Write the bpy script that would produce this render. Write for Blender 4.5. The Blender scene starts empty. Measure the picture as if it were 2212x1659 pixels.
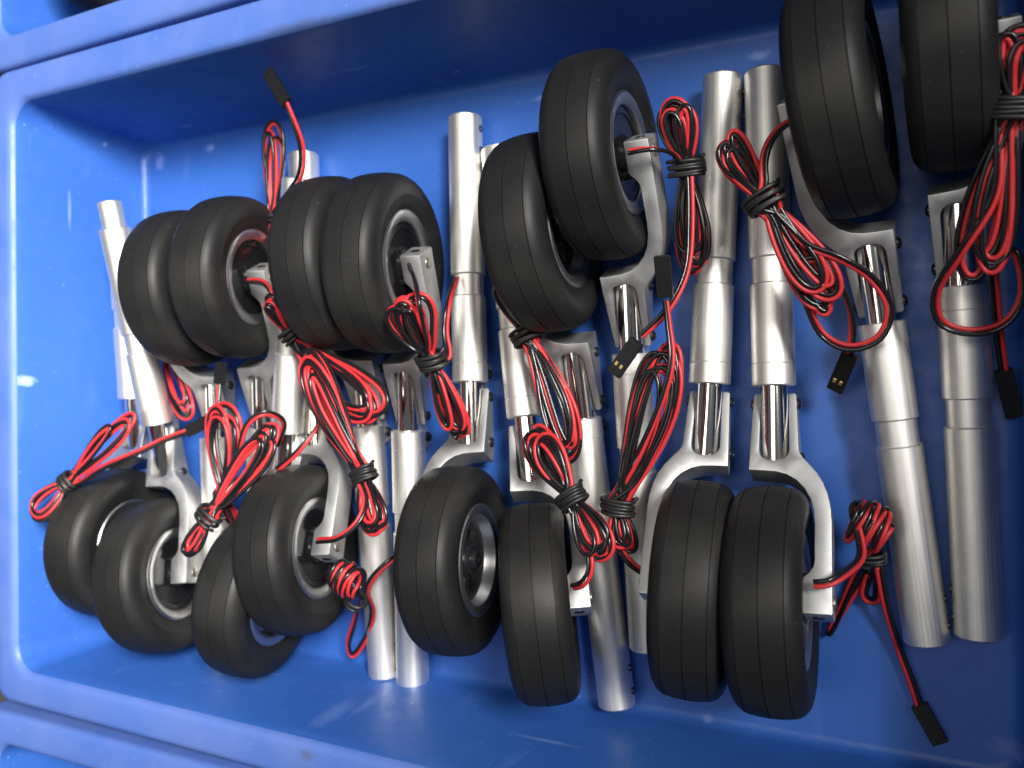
import bpy, bmesh, math, random
from mathutils import Vector, Matrix, Quaternion

# ------------------------------------------------------------------ camera, world, lamps, exposure
SC = bpy.context.scene
COL = SC.collection
S = 0.001                                     # everything below is measured in millimetres
FOC, CX, CY = 1839.0, 1106.0, 829.5           # the photograph's focal length and centre, in its 2212-pixel-wide view
CAM_H = 424.0                                 # camera height above the bin floor
th = math.atan(FOC / 3536.0)
ph = math.atan(24.0 / 3536.0)
FWD = Vector((-math.sin(th), 0, -math.cos(th)))
_r0 = Vector((math.cos(th), 0, -math.sin(th)))
_u0 = Vector((0, 1, 0))
UPV = _u0 * math.cos(ph) + _r0 * math.sin(ph)
RGT = _r0 * math.cos(ph) - _u0 * math.sin(ph)


def at(px, py, z):
    """A point seen at (px, py) in the photograph that lies z mm above the bin floor."""
    q = FWD + RGT * ((px - CX) / FOC) + UPV * ((CY - py) / FOC)
    return Vector((0, 0, CAM_H)) + q * ((z - CAM_H) / q.z)


cam = bpy.data.cameras.new("camera")
cam_o = bpy.data.objects.new("camera", cam)
COL.objects.link(cam_o)
m = Matrix((RGT, UPV, -FWD)).transposed().to_4x4()
m.translation = Vector((0, 0, CAM_H * S))
cam_o.matrix_world = m
cam.sensor_width = 36.0
cam.lens = FOC / 2212.0 * 36.0
cam.clip_start = 0.01
cam.clip_end = 50
cam.dof.use_dof = True
cam.dof.focus_distance = 0.385
cam.dof.aperture_fstop = 9.0
SC.camera = cam_o

world = bpy.data.worlds.new("World")
SC.world = world
world.use_nodes = True
bg = world.node_tree.nodes["Background"]
bg.inputs[0].default_value = (0.80, 0.88, 1.0, 1)
bg.inputs[1].default_value = 0.12


def area_lamp(name, loc, target, sx, sy, power, color, spread=180):
    l = bpy.data.lights.new(name, 'AREA')
    l.shape = 'RECTANGLE'
    l.size, l.size_y = sx, sy
    l.energy = power
    l.color = color
    l.spread = math.radians(spread)
    o = bpy.data.objects.new(name, l)
    COL.objects.link(o)
    o.location = loc
    d = (Vector(target) - Vector(loc)).normalized()
    o.rotation_euler = d.to_track_quat('-Z', 'Y').to_euler()
    return o


area_lamp("ceiling_lamp", (0.70, 0.52, 1.30), (-0.88, -0.08, 0.0), 0.50, 0.50, 8.4, (1.0, 0.97, 0.93), 40)
area_lamp("ceiling_lamp_near", (-0.24, 0.15, 1.5), (-0.42, 0.05, 0.0), 0.34, 1.3, 2.3, (1.0, 0.95, 0.87), 95)

SC.view_settings.view_transform = 'Standard'
SC.view_settings.look = 'None'
SC.view_settings.exposure = 0.0
SC.view_settings.gamma = 1.0
SC.view_settings.use_curve_mapping = False
SC.cycles.max_bounces = 8
SC.cycles.use_denoising = True

# ------------------------------------------------------------------ materials


def new_mat(name, base, rough=0.5, metal=0.0, spec=0.5):
    mt = bpy.data.materials.new(name)
    mt.use_nodes = True
    b = mt.node_tree.nodes["Principled BSDF"]
    b.inputs["Base Color"].default_value = (*base, 1)
    b.inputs["Roughness"].default_value = rough
    b.inputs["Metallic"].default_value = metal
    b.inputs["Specular IOR Level"].default_value = spec
    return mt, mt.node_tree, b


def tex_noise(nt, scale, detail=4, vec=None, stretch=None):
    tc = nt.nodes.new("ShaderNodeTexCoord")
    mp = nt.nodes.new("ShaderNodeMapping")
    nt.links.new(tc.outputs["Object"], mp.inputs["Vector"])
    if stretch:
        mp.inputs["Scale"].default_value = stretch
    n = nt.nodes.new("ShaderNodeTexNoise")
    n.inputs["Scale"].default_value = scale
    n.inputs["Detail"].default_value = detail
    nt.links.new(mp.outputs[0], n.inputs["Vector"])
    return n


def ramp(nt, src, a, b, lo, hi):
    r = nt.nodes.new("ShaderNodeMapRange")
    r.inputs["From Min"].default_value = a
    r.inputs["From Max"].default_value = b
    r.inputs["To Min"].default_value = lo
    r.inputs["To Max"].default_value = hi
    nt.links.new(src, r.inputs["Value"])
    return r.outputs[0]


def add_bump(nt, b, src, strength, dist):
    bp = nt.nodes.new("ShaderNodeBump")
    bp.inputs["Strength"].default_value = strength
    bp.inputs["Distance"].default_value = dist
    nt.links.new(src, bp.inputs["Height"])
    nt.links.new(bp.outputs[0], b.inputs["Normal"])


def mix_color(nt, fac, ca, cb):
    mx = nt.nodes.new("ShaderNodeMix")
    mx.data_type = 'RGBA'
    if fac is not None:
        nt.links.new(fac, mx.inputs[0])
    for sock, c in ((mx.inputs[6], ca), (mx.inputs[7], cb)):
        if isinstance(c, tuple):
            sock.default_value = (*c, 1)
        else:
            nt.links.new(c, sock)
    return mx.outputs[2]


M = {}
# satin turned aluminium with fine lengthwise streaks
mt, nt, b = new_mat("satin_aluminium", (0.80, 0.775, 0.73), 0.32, 1.0)
n = tex_noise(nt, 1.0, 5, stretch=(1500, 14, 1500))
nt.links.new(ramp(nt, n.outputs[0], 0.3, 0.7, 0.42, 0.56), b.inputs["Roughness"])
n2 = tex_noise(nt, 60, 3)
nt.links.new(mix_color(nt, ramp(nt, n2.outputs[0], 0.35, 0.7, 0, 1), (0.88, 0.865, 0.825), (0.82, 0.805, 0.765)), b.inputs["Base Color"])
n5 = tex_noise(nt, 1.0, 3, stretch=(25, 1600, 25))
sm_ = nt.nodes.new("ShaderNodeMath")
sm_.operation = 'ADD'
nt.links.new(n.outputs[0], sm_.inputs[0])
nt.links.new(n5.outputs[0], sm_.inputs[1])
add_bump(nt, b, sm_.outputs[0], 0.09, 0.0002)
M["tube"] = mt
mt, nt, b = new_mat("blasted_aluminium", (0.55, 0.555, 0.555), 0.5, 1.0)
n = tex_noise(nt, 2600, 2)
add_bump(nt, b, n.outputs[0], 0.10, 0.0002)
n2 = tex_noise(nt, 90, 3)
nt.links.new(ramp(nt, n2.outputs[0], 0.3, 0.7, 0.48, 0.62), b.inputs["Roughness"])
M["fork"] = mt
mt, nt, b = new_mat("polished_steel", (0.74, 0.71, 0.66), 0.09, 1.0)
M["chrome"] = mt
mt, nt, b = new_mat("rim_aluminium", (0.46, 0.46, 0.468), 0.36, 1.0)
M["rim"] = mt
mt, nt, b = new_mat("grey_web", (0.20, 0.20, 0.205), 0.38, 1.0)
M["web"] = mt
mt, nt, b = new_mat("black_gloss", (0.006, 0.006, 0.007), 0.16, 0, 0.3)
M["brake"] = mt
mt, nt, b = new_mat("black_rubber", (0.012, 0.012, 0.0125), 0.5, 0, 0.22)
n = tex_noise(nt, 900, 4)
n2 = tex_noise(nt, 45, 5)
nt.links.new(ramp(nt, n2.outputs[0], 0.3, 0.75, 0.42, 0.56), b.inputs["Roughness"])
n3 = tex_noise(nt, 420, 2)
dust = ramp(nt, n3.outputs[0], 0.72, 0.79, 0, 0.55)
n4 = tex_noise(nt, 28, 6)
rub = mix_color(nt, ramp(nt, n4.outputs[0], 0.45, 0.75, 0, 1), (0.010, 0.010, 0.0102), (0.019, 0.0188, 0.018))
nt.links.new(mix_color(nt, dust, rub, (0.07, 0.07, 0.067)), b.inputs["Base Color"])
add_bump(nt, b, n.outputs[0], 0.12, 0.0003)
M["rubber"] = mt
mt, nt, b = new_mat("black_screw", (0.012, 0.012, 0.014), 0.25, 0.0, 0.7)
M["screw"] = mt
mt, nt, b = new_mat("pin_steel", (0.42, 0.40, 0.36), 0.35, 1.0)
M["pin"] = mt
mt, nt, b = new_mat("red_insulation", (0.47, 0.025, 0.029), 0.42, 0, 0.4)
M["red"] = mt
mt, nt, b = new_mat("black_insulation", (0.009, 0.008, 0.009), 0.22)
M["black"] = mt
mt, nt, b = new_mat("tie_rubber", (0.012, 0.012, 0.012), 0.45)
M["tie"] = mt
mt, nt, b = new_mat("connector_plastic", (0.007, 0.007, 0.008), 0.45, 0, 0.35)
n = tex_noise(nt, 1500, 2)
add_bump(nt, b, n.outputs[0], 0.1, 0.0002)
M["conn"] = mt
mt, nt, b = new_mat("gold_contact", (0.95, 0.68, 0.28), 0.40, 1.0)
M["gold"] = mt
mt, nt, b = new_mat("grey_table", (0.10, 0.10, 0.11), 0.6)
n = tex_noise(nt, 12, 5)
nt.links.new(mix_color(nt, n.outputs[0], (0.03, 0.03, 0.035), (0.05, 0.05, 0.055)), b.inputs["Base Color"])
M["table"] = mt

BIN_C = Vector((-246.5, 0.5, 0.0))


def blue_plastic(name, marks, worn=0.0):
    mt, nt, b = new_mat(name, (0.030, 0.125, 0.66), 0.36, 0, 0.33)
    nbig = tex_noise(nt, 9, 4)
    col = mix_color(nt, ramp(nt, nbig.outputs[0], 0.3, 0.7, 0, 1), (0.023, 0.090, 0.35), (0.028, 0.104, 0.39))
    # handling scuffs: pale short streaks and specks
    ns = tex_noise(nt, 1.0, 6, stretch=(60, 16, 40))
    col = mix_color(nt, ramp(nt, ns.outputs[0], 0.63, 0.82, 0, 0.14), col, (0.20, 0.30, 0.72))
    nd = tex_noise(nt, 340, 2)
    col = mix_color(nt, ramp(nt, nd.outputs[0], 0.725, 0.79, 0, 0.5), col, (0.30, 0.38, 0.75))
    ng = tex_noise(nt, 1.0, 6, stretch=(35, 60, 35))
    col = mix_color(nt, ramp(nt, ng.outputs[0], 0.70, 0.86, 0, 0.35), col, (0.05, 0.06, 0.12))
    # fine straight scratches in two directions
    for (st, lo) in (((900, 9, 300), 0.70), ((10, 800, 260), 0.72), ((420, 420, 14), 0.70)):
        nl = tex_noise(nt, 1.0, 3, stretch=st)
        col = mix_color(nt, ramp(nt, nl.outputs[0], lo, lo + 0.10, 0, 0.22), col, (0.16, 0.24, 0.55))
    if worn > 0:
        nwn = tex_noise(nt, 26, 6)
        col = mix_color(nt, ramp(nt, nwn.outputs[0], 0.25, 0.75, worn * 0.4, worn), col, (0.15, 0.19, 0.40))
    if marks:
        tc = nt.nodes.new("ShaderNodeTexCoord")
        nw = tex_noise(nt, 220, 3)
        for (p, sz, amt, c) in marks:
            sub = nt.nodes.new("ShaderNodeVectorMath")
            sub.operation = 'SUBTRACT'
            nt.links.new(tc.outputs["Object"], sub.inputs[0])
            sub.inputs[1].default_value = p
            dv = nt.nodes.new("ShaderNodeVectorMath")
            dv.operation = 'DIVIDE'
            nt.links.new(sub.outputs[0], dv.inputs[0])
            dv.inputs[1].default_value = sz
            ln = nt.nodes.new("ShaderNodeVectorMath")
            ln.operation = 'LENGTH'
            nt.links.new(dv.outputs[0], ln.inputs[0])
            ad = nt.nodes.new("ShaderNodeMath")
            ad.operation = 'ADD'
            nt.links.new(ln.outputs["Value"], ad.inputs[0])
            nt.links.new(ramp(nt, nw.outputs[0], 0.3, 0.7, -0.2, 0.2), ad.inputs[1])
            col = mix_color(nt, ramp(nt, ad.outputs[0], 0.3, 1.1, amt, 0.0), col, c)
    nt.links.new(col, b.inputs["Base Color"])
    nr = tex_noise(nt, 130, 4)
    nt.links.new(ramp(nt, nr.outputs[0], 0.3, 0.7, 0.36, 0.52), b.inputs["Roughness"])
    nb = tex_noise(nt, 1100, 3)
    add_bump(nt, b, nb.outputs[0], 0.05, 0.0003)
    return mt


# ------------------------------------------------------------------ mesh helpers (millimetres in, metres out)


def finish(bm, name, mat, smooth=True, sharp=35):
    for v in bm.verts:
        v.co *= S
    bmesh.ops.recalc_face_normals(bm, faces=bm.faces)
    me = bpy.data.meshes.new(name)
    bm.to_mesh(me)
    bm.free()
    me.materials.append(mat)
    if smooth:
        for p in me.polygons:
            p.use_smooth = True
        me.set_sharp_from_angle(angle=math.radians(sharp))
    return me


def lathe(profile, axis, n, name, mat, sharp=35, closed=False, center=(0, 0, 0)):
    """profile: (position along the axis, radius)."""
    bm = bmesh.new()
    rings = []
    for (t, r) in profile:
        ring = []
        if r < 1e-6:
            c = (t, 0, 0) if axis == 'X' else ((0, t, 0) if axis == 'Y' else (0, 0, t))
            ring = [bm.verts.new(Vector(c) + Vector(center))]
        else:
            for i in range(n):
                a = 2 * math.pi * i / n
                if axis == 'X':
                    c = (t, r * math.cos(a), r * math.sin(a))
                elif axis == 'Y':
                    c = (r * math.cos(a), t, r * math.sin(a))
                else:
                    c = (r * math.cos(a), r * math.sin(a), t)
                ring.append(bm.verts.new(Vector(c) + Vector(center)))
        rings.append(ring)
    k = len(rings)
    for j in range(k if closed else k - 1):
        A, B = rings[j], rings[(j + 1) % k]
        for i in range(n):
            i2 = (i + 1) % n
            if len(A) == 1 and len(B) == 1:
                continue
            if len(A) == 1:
                bm.faces.new((A[0], B[i], B[i2]))
            elif len(B) == 1:
                bm.faces.new((A[i], A[i2], B[0]))
            else:
                bm.faces.new((A[i], A[i2], B[i2], B[i]))
    return finish(bm, name, mat, True, sharp)


def box_bm(bm, c, sz, rot=None):
    ret = bmesh.ops.create_cube(bm, size=1.0)
    for v in ret["verts"]:
        v.co = Vector((v.co.x * sz[0], v.co.y * sz[1], v.co.z * sz[2]))
        if rot is not None:
            v.co = rot @ v.co
        v.co += Vector(c)
    return ret["verts"]


def mirror_mesh(me, name):
    m2 = me.copy()
    m2.name = name
    for v in m2.vertices:
        v.co.x = -v.co.x
    m2.flip_normals()
    return m2


def obj(name, data, parent=None):
    o = bpy.data.objects.new(name, data)
    COL.objects.link(o)
    if parent is not None:
        o.parent = parent
    return o


def thing(name, label, cat, group=None, mat=None):
    o = bpy.data.objects.new(name, None)
    COL.objects.link(o)
    o.empty_display_size = 0.02
    o["label"] = label
    o["category"] = cat
    if group:
        o["group"] = group
    if mat is not None:
        o.matrix_world = mat
    return o


# ------------------------------------------------------------------ the setting: table and blue bins
bm = bmesh.new()
bmesh.ops.create_grid(bm, x_segments=1, y_segments=1, size=1600)
for v in bm.verts:
    v.co += Vector((-250, 0, -3.5))
table = obj("table_top", finish(bm, "table_top", M["table"]))
table["kind"] = "structure"


def rrect(hx, hy, rad, z, k=7):
    pts = []
    for (sx, sy, a0) in ((1, 1, 0), (-1, 1, 90), (-1, -1, 180), (1, -1, 270)):
        for i in range(k):
            a = math.radians(a0 + 90 * i / (k - 1))
            pts.append(Vector((sx * (hx - rad) + rad * math.cos(a), sy * (hy - rad) + rad * math.sin(a), z)))
    return pts


def loft(loops, name, mat, cap_first=False, cap_last=False, sub=6):
    bm = bmesh.new()
    rs = [[bm.verts.new(p) for p in lp] for lp in loops]
    n = len(rs[0])
    for A, B in zip(rs[:-1], rs[1:]):
        for i in range(n):
            bm.faces.new((A[i], A[(i + 1) % n], B[(i + 1) % n], B[i]))
    if cap_first:
        bm.faces.new(rs[0])
    if cap_last:
        bm.faces.new(rs[-1])
    return finish(bm, name, mat, True, 50)


FX, FY = 270.5, 172.0
RX, RY, RZ = 286.5, 181.0, 90.0


def wall(z):
    t = z / RZ
    return FX + (RX - FX) * t, FY + (RY - FY) * t


def bin_meshes(tag, mat):
    lp = [rrect(FX - 5, FY - 5, 8, 0.0), rrect(FX - 2.2, FY - 2.2, 9, 0.4), rrect(FX - 0.4, FY - 0.4, 10, 2.2)]
    for z in (5, 20, 40, 60, 78, 84):
        a, b_ = wall(z)
        lp.append(rrect(a, b_, 10 + z * 0.07, z))
    a, b_ = wall(86.5)
    top = rrect(a + 0.4, b_ + 0.4, 16.5, 86.5)
    lp.append(top)
    inner = loft(lp, tag + "_basin", mat, cap_first=True)
    rim = [top, rrect(RX + 0.9, RY + 0.9, 17.5, 88.6), rrect(RX + 2.6, RY + 2.6, 17.5, 89.7), rrect(RX + 5, RY + 5, 16, 90.0),
           rrect(RX + 17, RY + 17, 13, 90.0), rrect(RX + 19.4, RY + 19.4, 14.5, 89.4), rrect(RX + 20.8, RY + 20.8, 15.5, 88.0),
           rrect(RX + 21.4, RY + 21.4, 16, 85.5), rrect(RX + 21.8, RY + 21.8, 16, 66.0), rrect(RX + 18.5, RY + 18.5, 13, 66.0),
           rrect(RX + 17.9, RY + 17.9, 13, 83.0)]
    rimm = loft(rim, tag + "_rim", M["blue_rim"])
    out = [rrect(RX + 6.5, RY + 6.5, 22, 83.0), rrect(RX + 5, RY + 5, 21, 70), rrect(FX + 3.5, FY + 3.5, 14, 0), rrect(FX + 1, FY + 1, 12, -3.0)]
    outer = loft(out, tag + "_outer", mat, cap_last=True)
    return inner, rimm, outer


def on_left_wall(px, py):
    z = 45.0
    for _ in range(30):
        p = at(px, py, z)
        xw = BIN_C.x - wall(z)[0]
        z += (xw - p.x) * 0.5
    return at(px, py, z)


def on_top_wall(px, py):
    z = 45.0
    for _ in range(60):
        p = at(px, py, z)
        yw = BIN_C.y + wall(z)[1]
        z += (p.y - yw) * 0.6
    return at(px, py, z)


def on_bottom_wall(px, py):
    z = 45.0
    for _ in range(60):
        p = at(px, py, z)
        yw = BIN_C.y - wall(z)[1]
        z += (yw - p.y) * 0.6
    return at(px, py, z)


PALE = (0.34, 0.44, 0.80)


def sc(p, a, b_, c, amt, colr=PALE):
    return (tuple((p - BIN_C) * S), (a * S, b_ * S, c * S), amt, colr)


SCUFFS_AND_SPOTS = [
    sc(on_left_wall(55, 822), 6, 4.0, 7, 0.75, (0.42, 0.55, 0.90)),  # soft pale oval on the left wall
    sc(at(315, 345, 0) + Vector((0, 0, 1)), 1.6, 30, 3, 0.40),
    sc(at(345, 350, 0), 5, 7, 2, 0.28),
    sc(at(455, 320, 0), 5, 3, 2, 0.35),
    sc(on_top_wall(402, 272), 6, 4, 1.8, 0.40),
    sc(on_top_wall(985, 155), 3.5, 4, 1.2, 0.5),
    sc(at(1640, 120, 0), 6, 3, 2, 0.35),
    sc(on_left_wall(225, 312), 3, 2, 2, 0.4),
    sc(on_bottom_wall(720, 1540), 7, 5, 20, 0.14),
    sc(on_bottom_wall(795, 1520), 4, 5, 16, 0.14),
    sc(at(1530, 1560, 0), 4, 5, 2, 0.25),
    sc(at(2170, 1620, 3), 10, 6, 4, 0.25),
    sc(on_left_wall(150, 450), 4, 14, 1.2, 0.30),
    sc(on_left_wall(120, 1180), 4, 1.5, 12, 0.22),
    sc(on_left_wall(235, 1240), 5, 9, 1.4, 0.25),
    sc(on_bottom_wall(1180, 1600), 22, 4, 1.6, 0.22),
    sc(on_bottom_wall(560, 1450), 16, 4, 1.5, 0.20),
    sc(on_top_wall(760, 150), 18, 4, 1.2, 0.22),
    sc(at(1180, 210, 0), 9, 2, 2, 0.22),
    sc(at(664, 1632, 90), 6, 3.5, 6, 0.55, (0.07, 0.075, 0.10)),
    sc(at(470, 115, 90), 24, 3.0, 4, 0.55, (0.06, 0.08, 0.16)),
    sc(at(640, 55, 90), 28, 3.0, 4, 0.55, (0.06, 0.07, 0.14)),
]
M["blue"] = blue_plastic("blue_polypropylene", SCUFFS_AND_SPOTS)
M["blue_rim"] = blue_plastic("blue_polypropylene_rim", SCUFFS_AND_SPOTS[-3:], 0.5)
M["blue_plain"] = blue_plastic("blue_polypropylene_worn", [])

bm_main = bin_meshes("bin", M["blue"])
bm_side = bin_meshes("side_bin", M["blue_plain"])


def make_bin(meshes, label, center, yaw, group):
    t = thing("storage_bin", label, "bin", group, Matrix.Translation(Vector(center) * S) @ Matrix.Rotation(math.radians(yaw), 4, 'Z'))
    obj("basin", meshes[0], t)
    obj("rim", meshes[1], t)
    obj("outer_wall", meshes[2], t)
    return t


make_bin(bm_main, "blue plastic bin in the middle, filled with landing gear legs", BIN_C, 0, "blue storage bins")
BIN_UP = Vector((-262.0, 408.5, 0.0))
BIN_DOWN = Vector((-266.0, -408.0, 0.0))
make_bin(bm_side, "blue plastic bin cut off at the top edge, a dark tyre inside", BIN_UP, 0.5, "blue storage bins")
make_bin(bm_side, "blue plastic bin cut off at the bottom left corner of the photo", BIN_DOWN, 0.7, "blue storage bins")

# ------------------------------------------------------------------ landing gear leg
# local frame: origin at the wheel centre, X = axle (fork arm on +X), Y = along the strut away from the wheel, Z = up
AX = -22.0                  # strut axis height relative to the wheel centre
DELTA = math.radians(21)    # fork is folded this far against the strut

tyre_prof = [(11.6, 27.6), (13.0, 29.2), (14.3, 32.0), (15.2, 36.0), (15.35, 36.3), (15.3, 36.8), (15.5, 38.2), (15.3, 40.6), (14.5, 43.0), (12.9, 45.2),
             (11.0, 46.5), (9.75, 47.05), (9.62, 46.65), (9.30, 46.65), (9.17, 47.15), (5.0, 47.8), (0.38, 48.0),
             (0.25, 47.45), (-0.07, 47.45), (-0.20, 48.0), (-5.0, 47.8), (-9.17, 47.15), (-9.30, 46.65), (-9.62, 46.65), (-9.75, 47.05),
             (-11.0, 46.5), (-12.9, 45.2), (-14.5, 43.0), (-15.3, 40.6), (-15.5, 38.2), (-15.3, 36.8), (-15.35, 36.3), (-15.2, 36.0), (-14.3, 32.0),
             (-13.0, 29.2), (-11.6, 27.6)]
ME = {}
ME["tyre"] = lathe(tyre_prof, 'X', 96, "tyre", M["rubber"], 40)
ME["rim"] = lathe([(6.0, 21.9), (11.2, 22.0), (12.0, 22.3), (12.6, 23.1), (13.6, 26.9), (13.5, 27.7), (12.9, 28.5), (11.4, 27.9), (9, 27), (-9, 27),
                   (-11.4, 27.9), (-12.9, 28.5), (-13.5, 27.8), (-13.6, 27.2), (-12.9, 23.6), (-12.3, 22.9), (-9.0, 22.0), (-6.6, 21.0), (-6.2, 18.4), (-3.5, 18.4), (-3.5, 21.9)],
                  'X', 80, "rim", M["rim"], 30, closed=True)
# web of the outer face, pierced by five openings
bm = bmesh.new()
NA = 60
radii = [4.0, 8.0, 10.0, 13.0, 16.0, 18.6]
grid = [[bm.verts.new((-6.0 - 0.9 * (1 - abs(i - 1) / 5.0), r * math.cos(2 * math.pi * j / NA), r * math.sin(2 * math.pi * j / NA))) for j in range(NA)] for i, r in enumerate(radii)]
for i in range(5):
    for j in range(NA):
        if i in (2, 3) and (j % 12) in (2, 3, 4, 5, 6, 7, 8, 9):
            continue
        bm.faces.new((grid[i][j], grid[i][(j + 1) % NA], grid[i + 1][(j + 1) % NA], grid[i + 1][j]))
g = bmesh.ops.extrude_face_region(bm, geom=list(bm.faces))
for v in [e for e in g["geom"] if isinstance(e, bmesh.types.BMVert)]:
    v.co.x += 3.2
ME["web"] = finish(bm, "web", M["web"], True, 30)
ME["bolt"] = lathe([(-5.0, 8.2), (-8.8, 8.0), (-9.4, 7.2), (-9.4, 5.0), (-11.4, 4.6), (-11.9, 3.8), (-11.9, 1.8), (-10.4, 1.6), (-10.4, 0)], 'X', 28, "hub_cap", M["screw"], 30)
ME["brake"] = lathe([(3.0, 0), (3.0, 21.7), (10.4, 21.7), (10.8, 21.3), (10.8, 18.6), (10.2, 18.0), (10.0, 16.2), (10.0, 9.6), (10.6, 8.8), (12.2, 8.2), (12.4, 7.4), (12.4, 5.2), (13.3, 5.0), (13.3, 0)],
                    'X', 56, "brake_drum", M["brake"], 30)
# black boot where the two wires leave the brake
bm = bmesh.new()
ret = bmesh.ops.create_cone(bm, cap_ends=True, segments=16, radius1=2.7, radius2=2.5, depth=6.5, matrix=Matrix.Translation((12.3, 8.6, 3.5)) @ Matrix.Rotation(math.radians(90), 4, 'Y'))
ME["boot"] = finish(bm, "cable_boot", M["conn"])
# fork outline (x, along the fork)
FORK = [(-10.8, 55.6), (-10.6, 64), (-9.4, 92), (-8.8, 93), (-6.2, 93), (-5.9, 92.2), (-6.7, 66), (-6.5, 64.2), (-5.7, 62.4), (-4.4, 61.2), (-2.4, 60.5), (0, 60.3), (2.4, 60.5),
        (4.4, 61.2), (5.7, 62.4), (6.5, 64.2), (6.7, 66), (5.9, 92.2), (6.2, 93), (8.8, 93), (9.4, 92), (10.6, 66), (11.1, 63.6), (12.6, 61.3), (15.2, 58.4), (18.2, 54.6), (20.7, 50.2),
        (22.6, 45), (23.8, 39), (24.2, 33), (24.2, -6.0), (23.8, -6.6), (12.9, -6.6), (12.5, -6.0), (12.5, 7.0), (13.1, 8.6), (15.2, 10.6), (16.7, 12.8), (17.3, 15.6), (17.3, 31), (16.9, 37), (15.6, 42.4), (13.2, 47.2),
        (9.8, 51.0), (5.6, 53.6), (1.0, 54.9), (-4, 55.3)]
bm = bmesh.new()
T = 8.0
vs = [bm.verts.new((x, y, T)) for (x, y) in FORK]
f = bm.faces.new(vs)
bmesh.ops.triangulate(bm, faces=[f])
g = bmesh.ops.extrude_face_region(bm, geom=list(bm.faces))
for v in [e for e in g["geom"] if isinstance(e, bmesh.types.BMVert)]:
    v.co.z -= 2 * T
for v in bm.verts:
    k = max(0.0, min(1.0, (v.co.y - 60) / 33.0))
    if v.co.z < 0:
        v.co.z = -T + 10.5 * k
edges = [e for e in bm.edges if len(e.link_faces) == 2 and e.calc_face_angle(0) > math.radians(55) and abs(e.verts[0].co.z - e.verts[1].co.z) < 3]
bmesh.ops.bevel(bm, geom=edges, offset=0.45, segments=2, affect='EDGES', profile=0.5)
ROTF = Matrix.Rotation(-DELTA, 4, 'X')


def to_fork(me):
    me.transform(ROTF)
    return me


bm.normal_update()
for e in bm.edges:
    if len(e.link_faces) == 2:
        caps = [abs(q.normal.z) > 0.9 for q in e.link_faces]
        e.smooth = not (caps[0] != caps[1] or e.calc_face_angle(0) > math.radians(30))
fork_me = finish(bm, "fork", M["fork"], False)
for p in fork_me.polygons:
    p.use_smooth = True
ME["fork"] = to_fork(fork_me)


def button(px, v, w, side, r=2.7, h=1.9, name="screw", mat="screw"):
    s_ = side
    prof = [(px, r), (px + s_ * h * 0.45, r), (px + s_ * h * 0.85, r * 0.75), (px + s_ * h, r * 0.45), (px + s_ * h * 0.6, r * 0.38), (px + s_ * h * 0.6, 0)]
    return lathe(prof, 'X', 18, name, M[mat], 35, center=(0, v, w))


ME["screws"] = [to_fork(button(10.55, 64.5, -1.0, 1)), to_fork(button(-10.45, 64.5, -1.0, -1)), to_fork(button(9.3, 89.0, 4.6, 1)), to_fork(button(-9.3, 89.0, 4.6, -1))]
ME["axle_pin"] = to_fork(lathe([(24.0, 3.0), (24.9, 3.0), (25.2, 2.4), (25.2, 0)], 'X', 20, "axle_pin", M["pin"], 30))
ME["clamp"] = to_fork(lathe([(-6.5, 2.6), (-6.85, 2.5), (-6.85, 1.9), (-6.7, 1.7), (-6.7, 0)], 'Y', 18, "clamp_screw", M["screw"], 30, center=(18.3, 0, 0)))
ME["piston"] = lathe([(56, 0), (56, 5.2), (57, 6.0), (93.4, 6.0), (93.4, 6.8), (94.0, 6.8)], 'Y', 40, "piston", M["chrome"], 35, center=(0, 0, AX))
ME["collar"] = lathe([(93.0, 5.8), (92.9, 9.2), (93.3, 9.75), (102.6, 9.75), (102.9, 9.4), (103.1, 9.4)], 'Y', 48, "collar", M["tube"], 25, center=(0, 0, AX))
ME["cylinder"] = lathe([(103.1, 9.3), (103.3, 9.65), (139.6, 9.65), (140.1, 9.3), (140.3, 8.5), (151.7, 8.5), (152.0, 9.2), (152.4, 9.55), (241.2, 9.55), (242.0, 8.9), (242.0, 6.6), (232, 6.6), (232, 0)],
                       'Y', 48, "cylinder", M["tube"], 25, center=(0, 0, AX))
ME["cylinder_pin"] = lathe([(103.1, 9.3), (103.3, 9.65), (139.6, 9.65), (140.1, 9.3), (140.3, 8.5), (151.7, 8.5), (152.0, 9.2), (152.4, 9.55), (218.2, 9.55), (219.0, 8.9), (219.0, 7.2), (235.2, 7.2), (236.0, 6.6), (236, 0)],
                           'Y', 48, "cylinder", M["tube"], 25, center=(0, 0, AX))
ME["cylinder_short"] = lathe([(103.1, 9.3), (103.3, 9.65), (139.6, 9.65), (140.1, 9.3), (140.3, 8.5), (151.7, 8.5), (152.0, 9.2), (152.4, 9.55), (193.2, 9.55), (194.0, 8.9), (194.0, 6.6), (186, 6.6), (186, 0)],
                              'Y', 48, "cylinder", M["tube"], 25, center=(0, 0, AX))
ME["set_screws"] = [lathe([(-9.2, 2.0), (-9.9, 1.9), (-9.9, 1.1), (-9.5, 1.0), (-9.5, 0)], 'X', 14, "set_screw", M["screw"], 30, center=(0, y, AX + 0.6)) for y in (222, 234)]
ME["pin_screws"] = [lathe([(-6.9, 2.3), (-7.6, 2.2), (-7.6, 1.2), (-7.1, 1.0), (-7.1, 0)], 'X', 14, "set_screw", M["screw"], 30, center=(0, y, AX + 0.6)) for y in (223.5, 231)]
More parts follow.
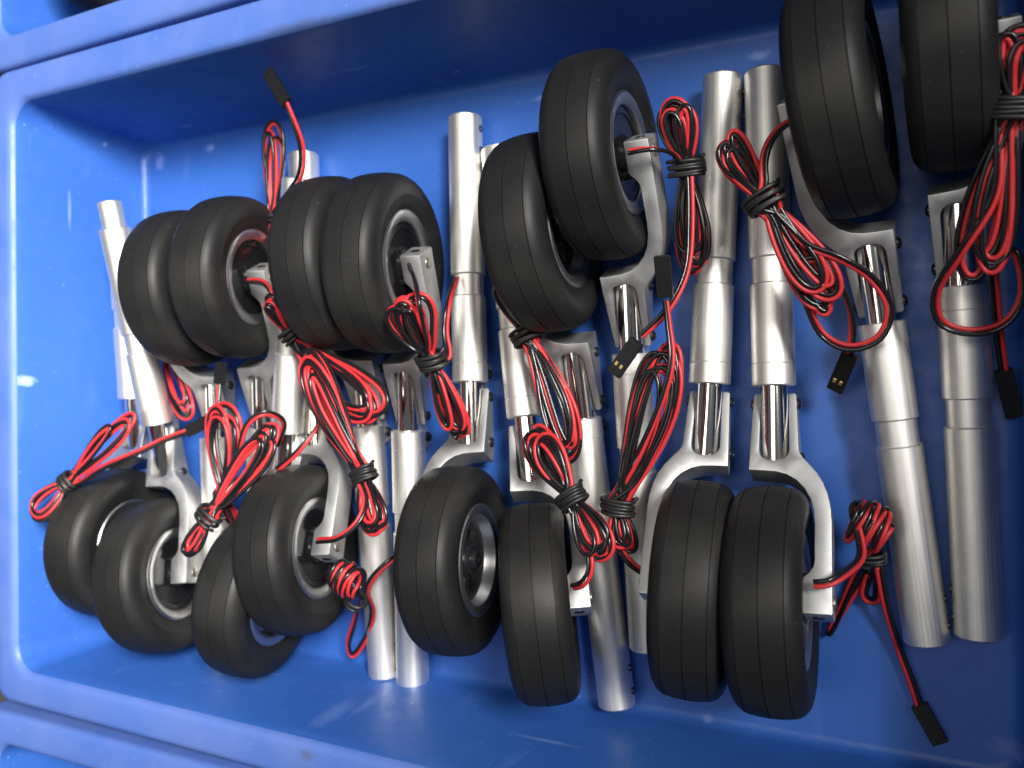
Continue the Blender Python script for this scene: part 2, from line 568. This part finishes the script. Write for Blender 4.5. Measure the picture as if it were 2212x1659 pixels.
# torque link under the strut
bm = bmesh.new()
box_bm(bm, (0, 98.0, AX - 12.5), (11.0, 8.6, 9.0))
bmesh.ops.bevel(bm, geom=list(bm.edges), offset=0.8, segments=2, affect='EDGES')
ME["lug"] = finish(bm, "link_lug", M["fork"], True, 30)
bm = bmesh.new()
p0, p1 = Vector((0, 99.0, AX - 14.0)), Vector((0, 87.0 * math.cos(DELTA) + 0.6, -89.0 * math.sin(DELTA) + 1.0))
dv = (p1 - p0)
rot = dv.to_track_quat('Y', 'Z').to_matrix()
box_bm(bm, (p0 + p1) / 2, (9.0, dv.length + 8, 5.0), rot)
bmesh.ops.bevel(bm, geom=list(bm.edges), offset=1.0, segments=2, affect='EDGES')
ME["link"] = finish(bm, "torque_link", M["fork"], True, 30)
ME["pivots"] = [button(5.4 * s_, 98.0, AX - 13.5, s_, 2.9, 2.4, "pivot_screw") for s_ in (1, -1)]

RIGHT = ME
LEFT = {}
for k, v in ME.items():
    if isinstance(v, list):
        LEFT[k] = [mirror_mesh(q, q.name) for q in v]
    else:
        LEFT[k] = mirror_mesh(v, v.name)


def gear_frame(wc, end, tilt, length=242.0):
    """Rotation that puts the strut end at `end` when the wheel centre is at wc and the leg leans by tilt degrees."""
    loc_end = Vector((0, length, AX))
    Y = (end - wc).normalized()
    for _ in range(12):
        X = Y.cross(Vector((0, 0, 1))).normalized()
        Z = X.cross(Y).normalized()
        R = Matrix((X, Y, Z)).transposed() @ Matrix.Rotation(math.radians(tilt), 3, 'Y')
        cur = (R @ loc_end).normalized()
        want = (end - wc).normalized()
        Y = (cur.rotation_difference(want) @ Y).normalized()
    return R


GEARS = {}


def gear(key, label, wc, end, side, tilt, spin=0.0, pin_end=False, short=False):
    """side: +1 when the fork arm is on the local +X side."""
    wc, end = Vector(wc), Vector(end)
    R = gear_frame(wc, end, tilt)
    mw = R.to_4x4()
    mw.translation = wc * S
    t = thing("landing_gear", label, "landing gear", "landing gear legs in the bin", mw)
    D = RIGHT if side > 0 else LEFT
    ty = obj("tyre", D["tyre"], t)
    ty.rotation_euler.x = spin
    rm = obj("rim", D["rim"], t)
    w = obj("wheel_web", D["web"], rm)
    w.rotation_euler.x = spin
    obj("hub_cap", D["bolt"], rm)
    bk = obj("brake_drum", D["brake"], t)
    obj("cable_boot", D["boot"], bk).matrix_local = ROTF
    fk = obj("fork", D["fork"], t)
    for q in D["screws"]:
        obj("screw", q, fk)
    obj("axle_pin", D["axle_pin"], fk)
    obj("clamp_screw", D["clamp"], fk)
    obj("piston", D["piston"], t)
    obj("collar", D["collar"], t)
    cy = obj("cylinder", D["cylinder_short"] if short else (D["cylinder_pin"] if pin_end else D["cylinder"]), t)
    for q in [] if short else (D["pin_screws"] if pin_end else D["set_screws"]):
        obj("set_screw", q, cy)
    lk = obj("torque_link", D["link"], t)
    obj("link_lug", D["lug"], lk)
    for q in D["pivots"]:
        obj("pivot_screw", q, lk)
    GEARS[key] = t
    return t


# upper row (wheels at the top of the photo): strut points to -Y, so the arm on the photo's right is local -X
UR, UL, LR, LL = -1, 1, 1, -1
gear("A", "landing gear leg, leftmost wheel of the upper row, half behind its neighbour", (-421.5, 60.3, 48), (-413, -180, 30), UL, -10, 0.3)
gear("B", "landing gear leg, second wheel from left in the upper row, brake side showing", (-380, 64.5, 48), (-392, -177, 14), UR, -10, 1.0)
gear("C", "landing gear leg, third wheel from left in the upper row, below the raised cable plug", (-305.5, 67.3, 48), (-302, -171, 10), UL, -8, 0.2)
gear("D", "landing gear leg, fourth wheel from left in the upper row, axle block beside knotted cable", (-271, 65, 48), (-282, -175, 10), UR, -8, 0.7)
gear("E", "landing gear leg, fifth wheel from left in the upper row, tucked behind a higher wheel", (-177, 73.0, 48), (-156, -163, 10), UL, -3, 0.5)
gear("F", "landing gear leg, sixth wheel from left in the upper row, silver rim fully visible", (-145.5, 106.2, 48), (-138, -135, 11), UR, -1, 0.1)
gear("G", "landing gear leg, seventh wheel from left in the upper row, slanting strut", (-40.5, 116, 48.5), (-11, -117, 10), UL, 3, 0.9)
GEARS["G"].children[[c.name.split(".")[0] for c in GEARS["G"].children].index("cylinder")].scale.y = 0.967
gear("H", "landing gear leg, rightmost in the bin, wheel seen edge on at the top", (-1, 131, 48.5), (8.5, -110, 10), UR, 1, 0.4)
gear("I", "landing gear leg, leftmost wheel of the lower row, under a slanting strut", (-488, -102, 48), (-488, 133, 46), LL, 6, 0.6, short=True)
gear("J", "landing gear leg, second wheel from left in the lower row, stepped strut end", (-444, -118.7, 49), (-471, 116, 66), LR, 9, 0.2, True)
gear("K", "landing gear leg, third wheel from left in the lower row, mostly behind another wheel", (-363.5, -121.7, 48), (-338, 116, 42), LL, 10, 0.9)
gear("L", "landing gear leg, fourth wheel from left in the lower row, knotted cable at its hub", (-333, -93.4, 48), (-362, 141, 10), LR, 10, 0.1)
gear("M", "landing gear leg, fifth wheel from left in the lower row, pierced outer hub face showing", (-228, -90, 48), (-243, 146, 12), LL, 8, 0.35)
gear("N", "landing gear leg, sixth wheel from left in the lower row, tilted tyre seen edge on", (-180, -106.4, 49), (-223, 128, 10), LR, 23, 0.8)
gear("O", "landing gear leg, seventh wheel from left in the lower row, touching the rightmost wheel", (-103.5, -91.8, 48), (-99, 146, 10), LL, 9, 0.5)
gear("P", "landing gear leg, rightmost wheel of the lower row, full fork arm on its right", (-69.3, -92.7, 50), (-79, 149, 10), LR, 3.5, 0.0)
gear("Z", "landing gear leg in the bin at the top edge, only its tyre showing", at(225, -128, 52), at(225, -128, 52) + Vector((12, 238, -30)), LR, 8, 0.0)

# ------------------------------------------------------------------ cables
WR = 1.0   # radius of one insulated wire


def catmull(pts, step=2.2):
    P = [pts[0] + (pts[0] - pts[1])] + list(pts) + [pts[-1] + (pts[-1] - pts[-2])]
    out = []
    for i in range(1, len(P) - 2):
        p0, p1, p2, p3 = P[i - 1], P[i], P[i + 1], P[i + 2]
        t0 = 0.0
        t1 = t0 + max(1e-3, (p1 - p0).length) ** 0.5
        t2 = t1 + max(1e-3, (p2 - p1).length) ** 0.5
        t3 = t2 + max(1e-3, (p3 - p2).length) ** 0.5
        n = max(3, int((p2 - p1).length / step))
        for k in range(n):
            t = t1 + (t2 - t1) * k / n
            A1 = p0 * ((t1 - t) / (t1 - t0)) + p1 * ((t - t0) / (t1 - t0))
            A2 = p1 * ((t2 - t) / (t2 - t1)) + p2 * ((t - t1) / (t2 - t1))
            A3 = p2 * ((t3 - t) / (t3 - t2)) + p3 * ((t - t2) / (t3 - t2))
            B1 = A1 * ((t2 - t) / (t2 - t0)) + A2 * ((t - t0) / (t2 - t0))
            B2 = A2 * ((t3 - t) / (t3 - t1)) + A3 * ((t - t1) / (t3 - t1))
            out.append(B1 * ((t2 - t) / (t2 - t1)) + B2 * ((t - t1) / (t2 - t1)))
    out.append(P[-2].copy())
    # light smoothing
    for _ in range(2):
        out = [out[0]] + [(out[i - 1] + out[i] * 2 + out[i + 1]) * 0.25 for i in range(1, len(out) - 1)] + [out[-1]]
    return out


def tube_mesh(path, r, name, mat, n=8):
    bm = bmesh.new()
    rings = []
    prev = None
    for i, p in enumerate(path):
        t = (path[min(i + 1, len(path) - 1)] - path[max(i - 1, 0)])
        if t.length < 1e-6:
            t = Vector((1, 0, 0))
        t.normalize()
        if prev is None:
            a = t.cross(Vector((0, 0, 1)))
            if a.length < 0.1:
                a = t.cross(Vector((0, 1, 0)))
        else:
            a = prev - t * prev.dot(t)
        a.normalize()
        prev = a
        c = t.cross(a)
        rings.append([bm.verts.new(p + a * (r * math.cos(2 * math.pi * k / n)) + c * (r * math.sin(2 * math.pi * k / n))) for k in range(n)])
    for A, B in zip(rings[:-1], rings[1:]):
        for k in range(n):
            bm.faces.new((A[k], A[(k + 1) % n], B[(k + 1) % n], B[k]))
    bm.faces.new(rings[0])
    bm.faces.new(rings[-1])
    return finish(bm, name, mat, True, 60)


def pair(path, seed, flip, twist=1.0, dark=0.0):
    """Two wires lying side by side along a path."""
    rnd = random.Random(seed)
    ph1, ph2 = rnd.random() * 6.28, rnd.random() * 6.28
    n = len(path)
    offs = []
    prev = None
    L = 0.0
    for i, p in enumerate(path):
        t = (path[min(i + 1, n - 1)] - path[max(i - 1, 0)])
        L += t.length * 0.5
        if t.length < 1e-6:
            t = Vector((1, 0, 0))
        t.normalize()
        h = t.cross(Vector((0, 0, 1)))
        if h.length < 0.25 and prev is not None:
            h = prev - t * prev.dot(t)
        h.normalize()
        if prev is not None and h.dot(prev) < -0.2:
            pass
        bnm = h.cross(t)
        ang = twist * (0.75 * math.sin(L / 23.0 + ph1) + 0.55 * math.sin(L / 9.7 + ph2)) - dark * flip
        o = (h * math.cos(ang) + bnm * math.sin(ang))
        prev = h
        offs.append(o)
    for _ in range(4):
        offs = [offs[0]] + [(offs[i - 1] + offs[i] + offs[i + 1]) for i in range(1, n - 1)] + [offs[-1]]
        offs = [o.normalized() if o.length > 1e-4 else Vector((0, 0, 1)) for o in offs]
    k = WR * 1.0 * flip
    return [p + o * k for p, o in zip(path, offs)], [p - o * k for p, o in zip(path, offs)]


def tie_mesh(c, e, a, b_, turns, pitch, r, seed):
    rnd = random.Random(seed)
    e = e.normalized()
    u = e.cross(Vector((0, 0, 1))).normalized()
    w = u.cross(e).normalized()
    pts = []
    n = 22
    for i in range(int(turns * n) + 1):
        an = 2 * math.pi * i / n
        q = (i / n - turns / 2.0) * pitch
        wob = 1.0 + 0.05 * math.sin(i * 0.9 + seed)
        pts.append(c + e * (q + 0.5 * math.sin(an * 0.5 + seed)) + u * (a * wob * math.cos(an)) + w * (b_ * wob * math.sin(an)))
    # the twisted tail of the tie
    last = pts[-1]
    pts.append(last + e * 0.8 + u * 0.6 - w * 1.5)
    return tube_mesh(pts, r, "cable_tie", M["tie"], 8)


def connector(parent, p, q, up=None, width=7.0, thick=3.0, contacts=False):
    """Flat two-way plug from p (wire end) to q (mating end)."""
    y = (q - p).normalized()
    up = Vector(up) if up is not None else Vector((0, 0, 1))
    x = y.cross(up).normalized()
    z = x.cross(y).normalized()
    L = (q - p).length
    mw = Matrix((x, y, z)).transposed().to_4x4()
    mw.translation = p * S
    bm = bmesh.new()
    box_bm(bm, (0, L / 2, 0), (width, L, thick))
    bmesh.ops.bevel(bm, geom=list(bm.edges), offset=0.35, segments=2, affect='EDGES')
    # moulded ribs on the face
    for s_ in (-1, 1):
        box_bm(bm, (s_ * width * 0.21, L * 0.40, thick / 2 + 0.05), (width * 0.10, L * 0.5, 0.5))
    box_bm(bm, (0, L * 0.90, thick / 2 + 0.02), (width * 0.96, 0.5, 0.4))
    o = obj("connector", finish(bm, "connector", M["conn"], True, 30), parent)
    o.matrix_local = mw
    for s_ in (-1, 1) if contacts else ():
        bm = bmesh.new()
        box_bm(bm, (s_ * width * 0.2, L * 0.72, thick / 2 + 0.12), (width * 0.20, L * 0.10, 0.7))
        bmesh.ops.bevel(bm, geom=list(bm.edges), offset=0.12, segments=1, affect='EDGES')
        obj("contact", finish(bm, "contact", M["gold"], True, 30), o)
    return o


def V3(p):
    return at(*p)


def loop_points(Tp, Pp, w, rnd, k, n, bend, sgn):
    e = Pp - Tp
    L = e.length
    e.normalize()
    u = e.cross(Vector((0, 0, 1))).normalized()
    f_ = 1.0 - 0.26 * (k / max(1, n)) * rnd.uniform(0.6, 1.2)
    ww = w * rnd.uniform(0.42, 1.0) * (1.0 - 0.30 * k / max(1, n))
    sh = w * rnd.uniform(-0.5, 0.5)
    lift = rnd.uniform(-1.5, 2.6)
    out = []
    for (t, c, zz) in ((0.16, 0.34, 0.2), (0.42, 0.78, 0.6), (0.70, 1.0, 1.0), (0.90, 0.78, 1.0), (0.985, 0.30, 1.0), (0.985, -0.30, 1.0), (0.90, -0.78, 1.0), (0.70, -1.0, 1.0), (0.42, -0.78, 0.6), (0.16, -0.34, 0.2)):
        tt = t * f_
        out.append(Tp + e * (L * tt) + u * (sgn * ww * c + sh * t + bend * 4 * tt * (1 - tt)) + Vector((0, 0, (lift + (k - n / 2) * 0.7) * zz + rnd.uniform(-0.4, 0.4))))
    return out


def cable(key, label, tie=None, A=None, B=None, wA=6, wB=6, n=6, first='A', lead=(), tail=(), conn=None, seed=1, flip=1, bendA=0.0, bendB=0.0,
          tie_r=(6.0, 4.6), turns=5.0, path=None, conn_up=None, twist=0.62, tie_at=None, contacts=False, dark=0.15):
    rnd = random.Random(seed)
    t = thing("cable_bundle", label, "cable", "red and black cables in the bin")
    if path is None:
        Tp, Ap, Bp = V3(tie), V3(A), V3(B)
        e = (Ap - Tp).normalized() - (Bp - Tp).normalized()
        e.normalize()
        u = e.cross(Vector((0, 0, 1))).normalized()

        def xs():
            return Tp + u * rnd.uniform(-0.62, 0.62) * tie_r[0] + Vector((0, 0, rnd.uniform(-0.5, 0.5) * tie_r[1]))
        pts = [V3(p) for p in lead]
        pts.append(xs())
        side = first
        cnt = {'A': 0, 'B': 0}
        half = (n + 1) // 2
        for i in range(n):
            P_, w_, bd = (Ap, wA, bendA) if side == 'A' else (Bp, wB, bendB)
            pts += loop_points(Tp, P_, w_, rnd, cnt[side], half, bd, 1 if rnd.random() < 0.7 else -1)
            cnt[side] += 1
            pts.append(xs())
            side = 'B' if side == 'A' else 'A'
        pts += [V3(p) for p in tail]
    else:
        pts = [V3(p) if isinstance(p, tuple) else p for p in path]
        e = None
    sm = catmull(pts)
    r_, b_ = pair(sm, seed, flip, twist, dark)
    obj("red_wire", tube_mesh(r_, WR, "red_wire", M["red"]), t)
    obj("black_wire", tube_mesh(b_, WR, "black_wire", M["black"]), t)
    if path is None:
        obj("cable_tie", tie_mesh(Tp, e, tie_r[0], tie_r[1], turns, 1.55, 0.95, seed), t)
    elif tie_at is not None:
        c0, c1, ta, tb = tie_at
        obj("cable_tie", tie_mesh(V3(c0), V3(c1) - V3(c0), ta, tb, turns, 1.8, 1.0, seed), t)
    if conn is not None:
        connector(t, V3(conn[0]), V3(conn[1]), conn_up, contacts=contacts)
    return t


cable("c1", "red and black cable bundle at far left, tied above the leftmost lower wheel", (147, 1040, 80), (282, 895, 66), (62, 1110, 93), 7.5, 11, 8, 'A',
      tail=[(225, 1008, 84), (300, 976, 78), (352, 951, 70), (408, 931, 64)], conn=((405, 932, 64.5), (470, 899, 62)), seed=11, tie_r=(6, 4.5), flip=-1)
cable("c2", "red and black cable bundle draped over the second lower wheel from left, bottom loop showing", (452, 1115, 84), (592, 920, 70), (402, 1198, 88), 9, 6.0, 12, 'A',
      tail=[(520, 1030, 70), (560, 1060, 50)], dark=0.3, seed=23, tie_r=(7.5, 5), flip=-1)
cable("c3", "loose red and black cable loops standing up beside the second upper wheel's plug", (482, 1075, 62), (482, 872, 64), (520, 1150, 40), 14, 7, 9, 'A',
      lead=[(474, 826, 56), (470, 880, 58), (468, 960, 60)], tail=[(512, 990, 66), (535, 915, 66), (570, 892, 62), (612, 908, 50), (600, 960, 40)], conn=((473, 830, 56), (478, 782, 56)), seed=37, tie_r=(5.5, 4.5))
cable("c4", "red and black cable bundle hanging under the third upper wheel, small loop at its top", (627, 722, 56), (575, 640, 72), (822, 900, 56), 6, 12, 11, 'A',
      lead=[(533, 607, 62), (560, 608, 66), (582, 622, 70), (600, 680, 66)], tail=[(655, 800, 55), (690, 905, 48), (650, 968, 56), (598, 1015, 60)], seed=41, tie_r=(6, 5), bendB=3, flip=-1)
cable("c5", "red and black cable bundle tied over the fourth lower wheel's fork", (785, 1025, 66), (660, 752, 64), (815, 1150, 70), 10, 7.5, 12, 'B',
      lead=[(686, 1168, 74), (735, 1160, 80), (775, 1125, 76), (790, 1075, 70)], seed=59, tie_r=(7, 5), bendA=-2, flip=-1)
cable("c6", "red and black cable coil leaning on the back wall with its plug raised", (590, 470, 34), (592, 262, 40), (612, 560, 34), 8, 6, 6, 'A',
      tail=[(622, 420, 52), (650, 372, 62), (652, 318, 68), (634, 262, 74), (618, 222, 78)], conn=((619, 224, 78), (578, 154, 76)), seed=67, tie_r=(5, 4), turns=2.6)
cable("c7", "dark knotted cable bundle hanging off the fourth upper wheel's axle block", (932, 778, 64), (868, 640, 84), (992, 948, 50), 11, 5.5, 13, 'A',
      lead=[(884, 575, 72), (898, 612, 86), (905, 660, 92), (925, 740, 72)], tail=[(968, 775, 56), (962, 720, 54), (968, 660, 52), (985, 600, 30)], dark=0.75, seed=71, tie_r=(7.5, 5.5), turns=5, bendA=-3)
cable("c8", "red and black cable bundle trailing from under the fifth upper wheel", (1138, 724, 46), (1076, 598, 40), (1225, 1000, 44), 5, 9, 11, 'A', dark=0.7, seed=83, tie_r=(8, 5), turns=5, bendB=-3)
cable("c9", "red and black cable bundle tied over the edge-on lower wheel's fork", (1235, 1075, 62), (1150, 925, 56), (1308, 1205, 66), 8, 8.5, 13, 'B',
      lead=[(1238, 1268, 62), (1258, 1262, 66), (1275, 1235, 66), (1262, 1150, 64)], dark=0.6, seed=97, tie_r=(7, 5), turns=5)
cable("c10", "red and black cable bundle crossing two tubes left of the touching lower wheels", (1335, 1092, 58), (1440, 738, 58), (1350, 1190, 56), 10, 6, 12, 'B',
      lead=[(1400, 1240, 52), (1372, 1226, 54), (1345, 1195, 56), (1330, 1140, 58)], tail=[(1390, 960, 62), (1450, 790, 64), (1444, 700, 62), (1438, 650, 60)], conn=((1438, 642, 60), (1430, 552, 66)), dark=0.75, seed=103, tie_r=(7.5, 5), turns=5, bendA=3)
cable("c11", "red and black cable bundle right of the fully visible upper silver rim", (1482, 362, 44), (1462, 212, 52), (1500, 590, 34), 8.5, 8, 12, 'A',
      lead=[(1358, 328, 66), (1400, 322, 66), (1440, 326, 60), (1468, 346, 50)], tail=[(1492, 480, 48), (1482, 590, 50), (1440, 672, 54), (1385, 726, 56)], conn=((1376, 736, 56), (1326, 808, 54)), contacts=True, dark=0.75, seed=113, tie_r=(8, 5.5), turns=5, flip=-1)
cable("c12", "red and black cable bundle beside the slanting arm, large loop over its strut", (1652, 432, 64), (1566, 296, 62), (1802, 668, 50), 7, 8, 9, 'B',
      lead=[(1722, 258, 74), (1690, 272, 70), (1660, 310, 66), (1648, 360, 66), (1652, 405, 66)],
      tail=[(1735, 525, 60), (1810, 556, 58), (1880, 598, 52), (1922, 668, 46), (1900, 730, 44), (1835, 752, 44), (1778, 725, 44), (1742, 650, 50), (1722, 570, 56), (1765, 560, 56), (1822, 630, 48), (1842, 700, 40), (1836, 764, 34)],
      conn=((1837, 764, 34), (1803, 842, 22)), contacts=True, dark=0.45, seed=127, tie_r=(8, 5.5), turns=5, flip=1)
cable("c13", "red and black cable bundle at the right edge by the rightmost leg", (2192, 230, 72), (2198, 60, 78), (2120, 605, 56), 7, 9, 10, 'B',
      tail=[(2150, 420, 66), (2075, 545, 60), (2022, 630, 50), (2030, 695, 44), (2095, 718, 42), (2170, 700, 40), (2208, 640, 42), (2190, 540, 50), (2150, 560, 40), (2152, 660, 28), (2160, 740, 20), (2168, 800, 14)],
      conn=((2167, 798, 14), (2192, 900, 6)), dark=0.2, seed=131, tie_r=(8, 5.5), turns=5, bendB=2, flip=-1)


def coil(c, axis, r, turns, pitch, seed, start=0.0):
    """Wire wound round itself into a barrel-shaped knot."""
    rnd = random.Random(seed)
    axis = axis.normalized()
    a = axis.cross(Vector((0, 0, 1))).normalized()
    b2 = a.cross(axis).normalized()
    out = []
    n = int(turns * 9)
    for j in range(n + 1):
        an = start + 2 * math.pi * j / 9
        q = (j / 9.0 - turns / 2.0) * pitch
        rr = r * (1.0 - 0.35 * (2 * q / (turns * pitch)) ** 2) * rnd.uniform(0.95, 1.05)
        out.append(c + axis * q + a * (rr * math.cos(an)) + b2 * (rr * 0.85 * math.sin(an)) + axis * (1.6 * math.sin(an * 0.5 + seed)))
    return out


kc = at(1876, 1136, 34)
cable("c14", "knotted red and black cable right of the rightmost lower wheel, plug on the bin floor", seed=149, twist=0.35,
      path=[(1758, 1262, 62), (1790, 1260, 62), (1830, 1235, 56), (1862, 1200, 46)] + coil(kc, at(1912, 1150, 34) - at(1838, 1118, 34), 9.6, 6.0, 2.7, 5, 2.5) +
      [(1880, 1200, 30), (1850, 1240, 22), (1815, 1320, 10), (1790, 1372, 4), (1800, 1350, 3), (1850, 1270, 8), (1878, 1235, 14), (1866, 1290, 8), (1890, 1300, 6), (1896, 1220, 20), (1912, 1300, 14), (1940, 1395, 6), (1968, 1470, 4), (1986, 1525, 3.5)],
      conn=((1985, 1522, 3.4), (2032, 1606, 2.6)), tie_at=((1885, 1205, 28), (1890, 1240, 24), 4.8, 4), turns=3.2, flip=1)
kc = at(750, 1252, 58)
cable("c15", "ball of knotted red and black cable in front of the fourth lower wheel's hub", seed=151, twist=0.35,
      path=[(704, 1240, 54), (712, 1250, 60)] + coil(kc, at(786, 1272, 58) - at(712, 1228, 58), 8.8, 6.0, 2.8, 12, 2.0) +
      [(778, 1296, 48), (765, 1345, 34), (752, 1395, 22), (760, 1418, 16), (790, 1380, 18), (805, 1320, 26), (792, 1275, 40), (812, 1240, 40), (850, 1206, 34), (872, 1190, 26)],
      tie_at=((768, 1296, 50), (764, 1330, 44), 6.5, 5), turns=2.4)
cable("c16", "red and black cable loops in the shade under the leftmost upper wheel", (352, 752, 30), (340, 690, 26), (402, 905, 36), 5, 9, 6, 'B', seed=163, tie_r=(5, 4), bendB=2)
pk = at(240, 1654, 34)
cable("c17", "dark red cable end in the bin at the bottom left corner", seed=171,
      path=[Vector((pk.x + 60, pk.y - 120, 1.4)), Vector((pk.x + 30, pk.y - 80, 1.6)), Vector((pk.x + 6, pk.y - 34, 10)), Vector((pk.x - 3, pk.y - 6, 31)), pk + Vector((4, 0, 1)),
            Vector((pk.x + 12, pk.y - 8, 28)), Vector((pk.x + 26, pk.y - 34, 8)), Vector((pk.x + 52, pk.y - 66, 1.8)), Vector((pk.x + 84, pk.y - 90, 1.4))])
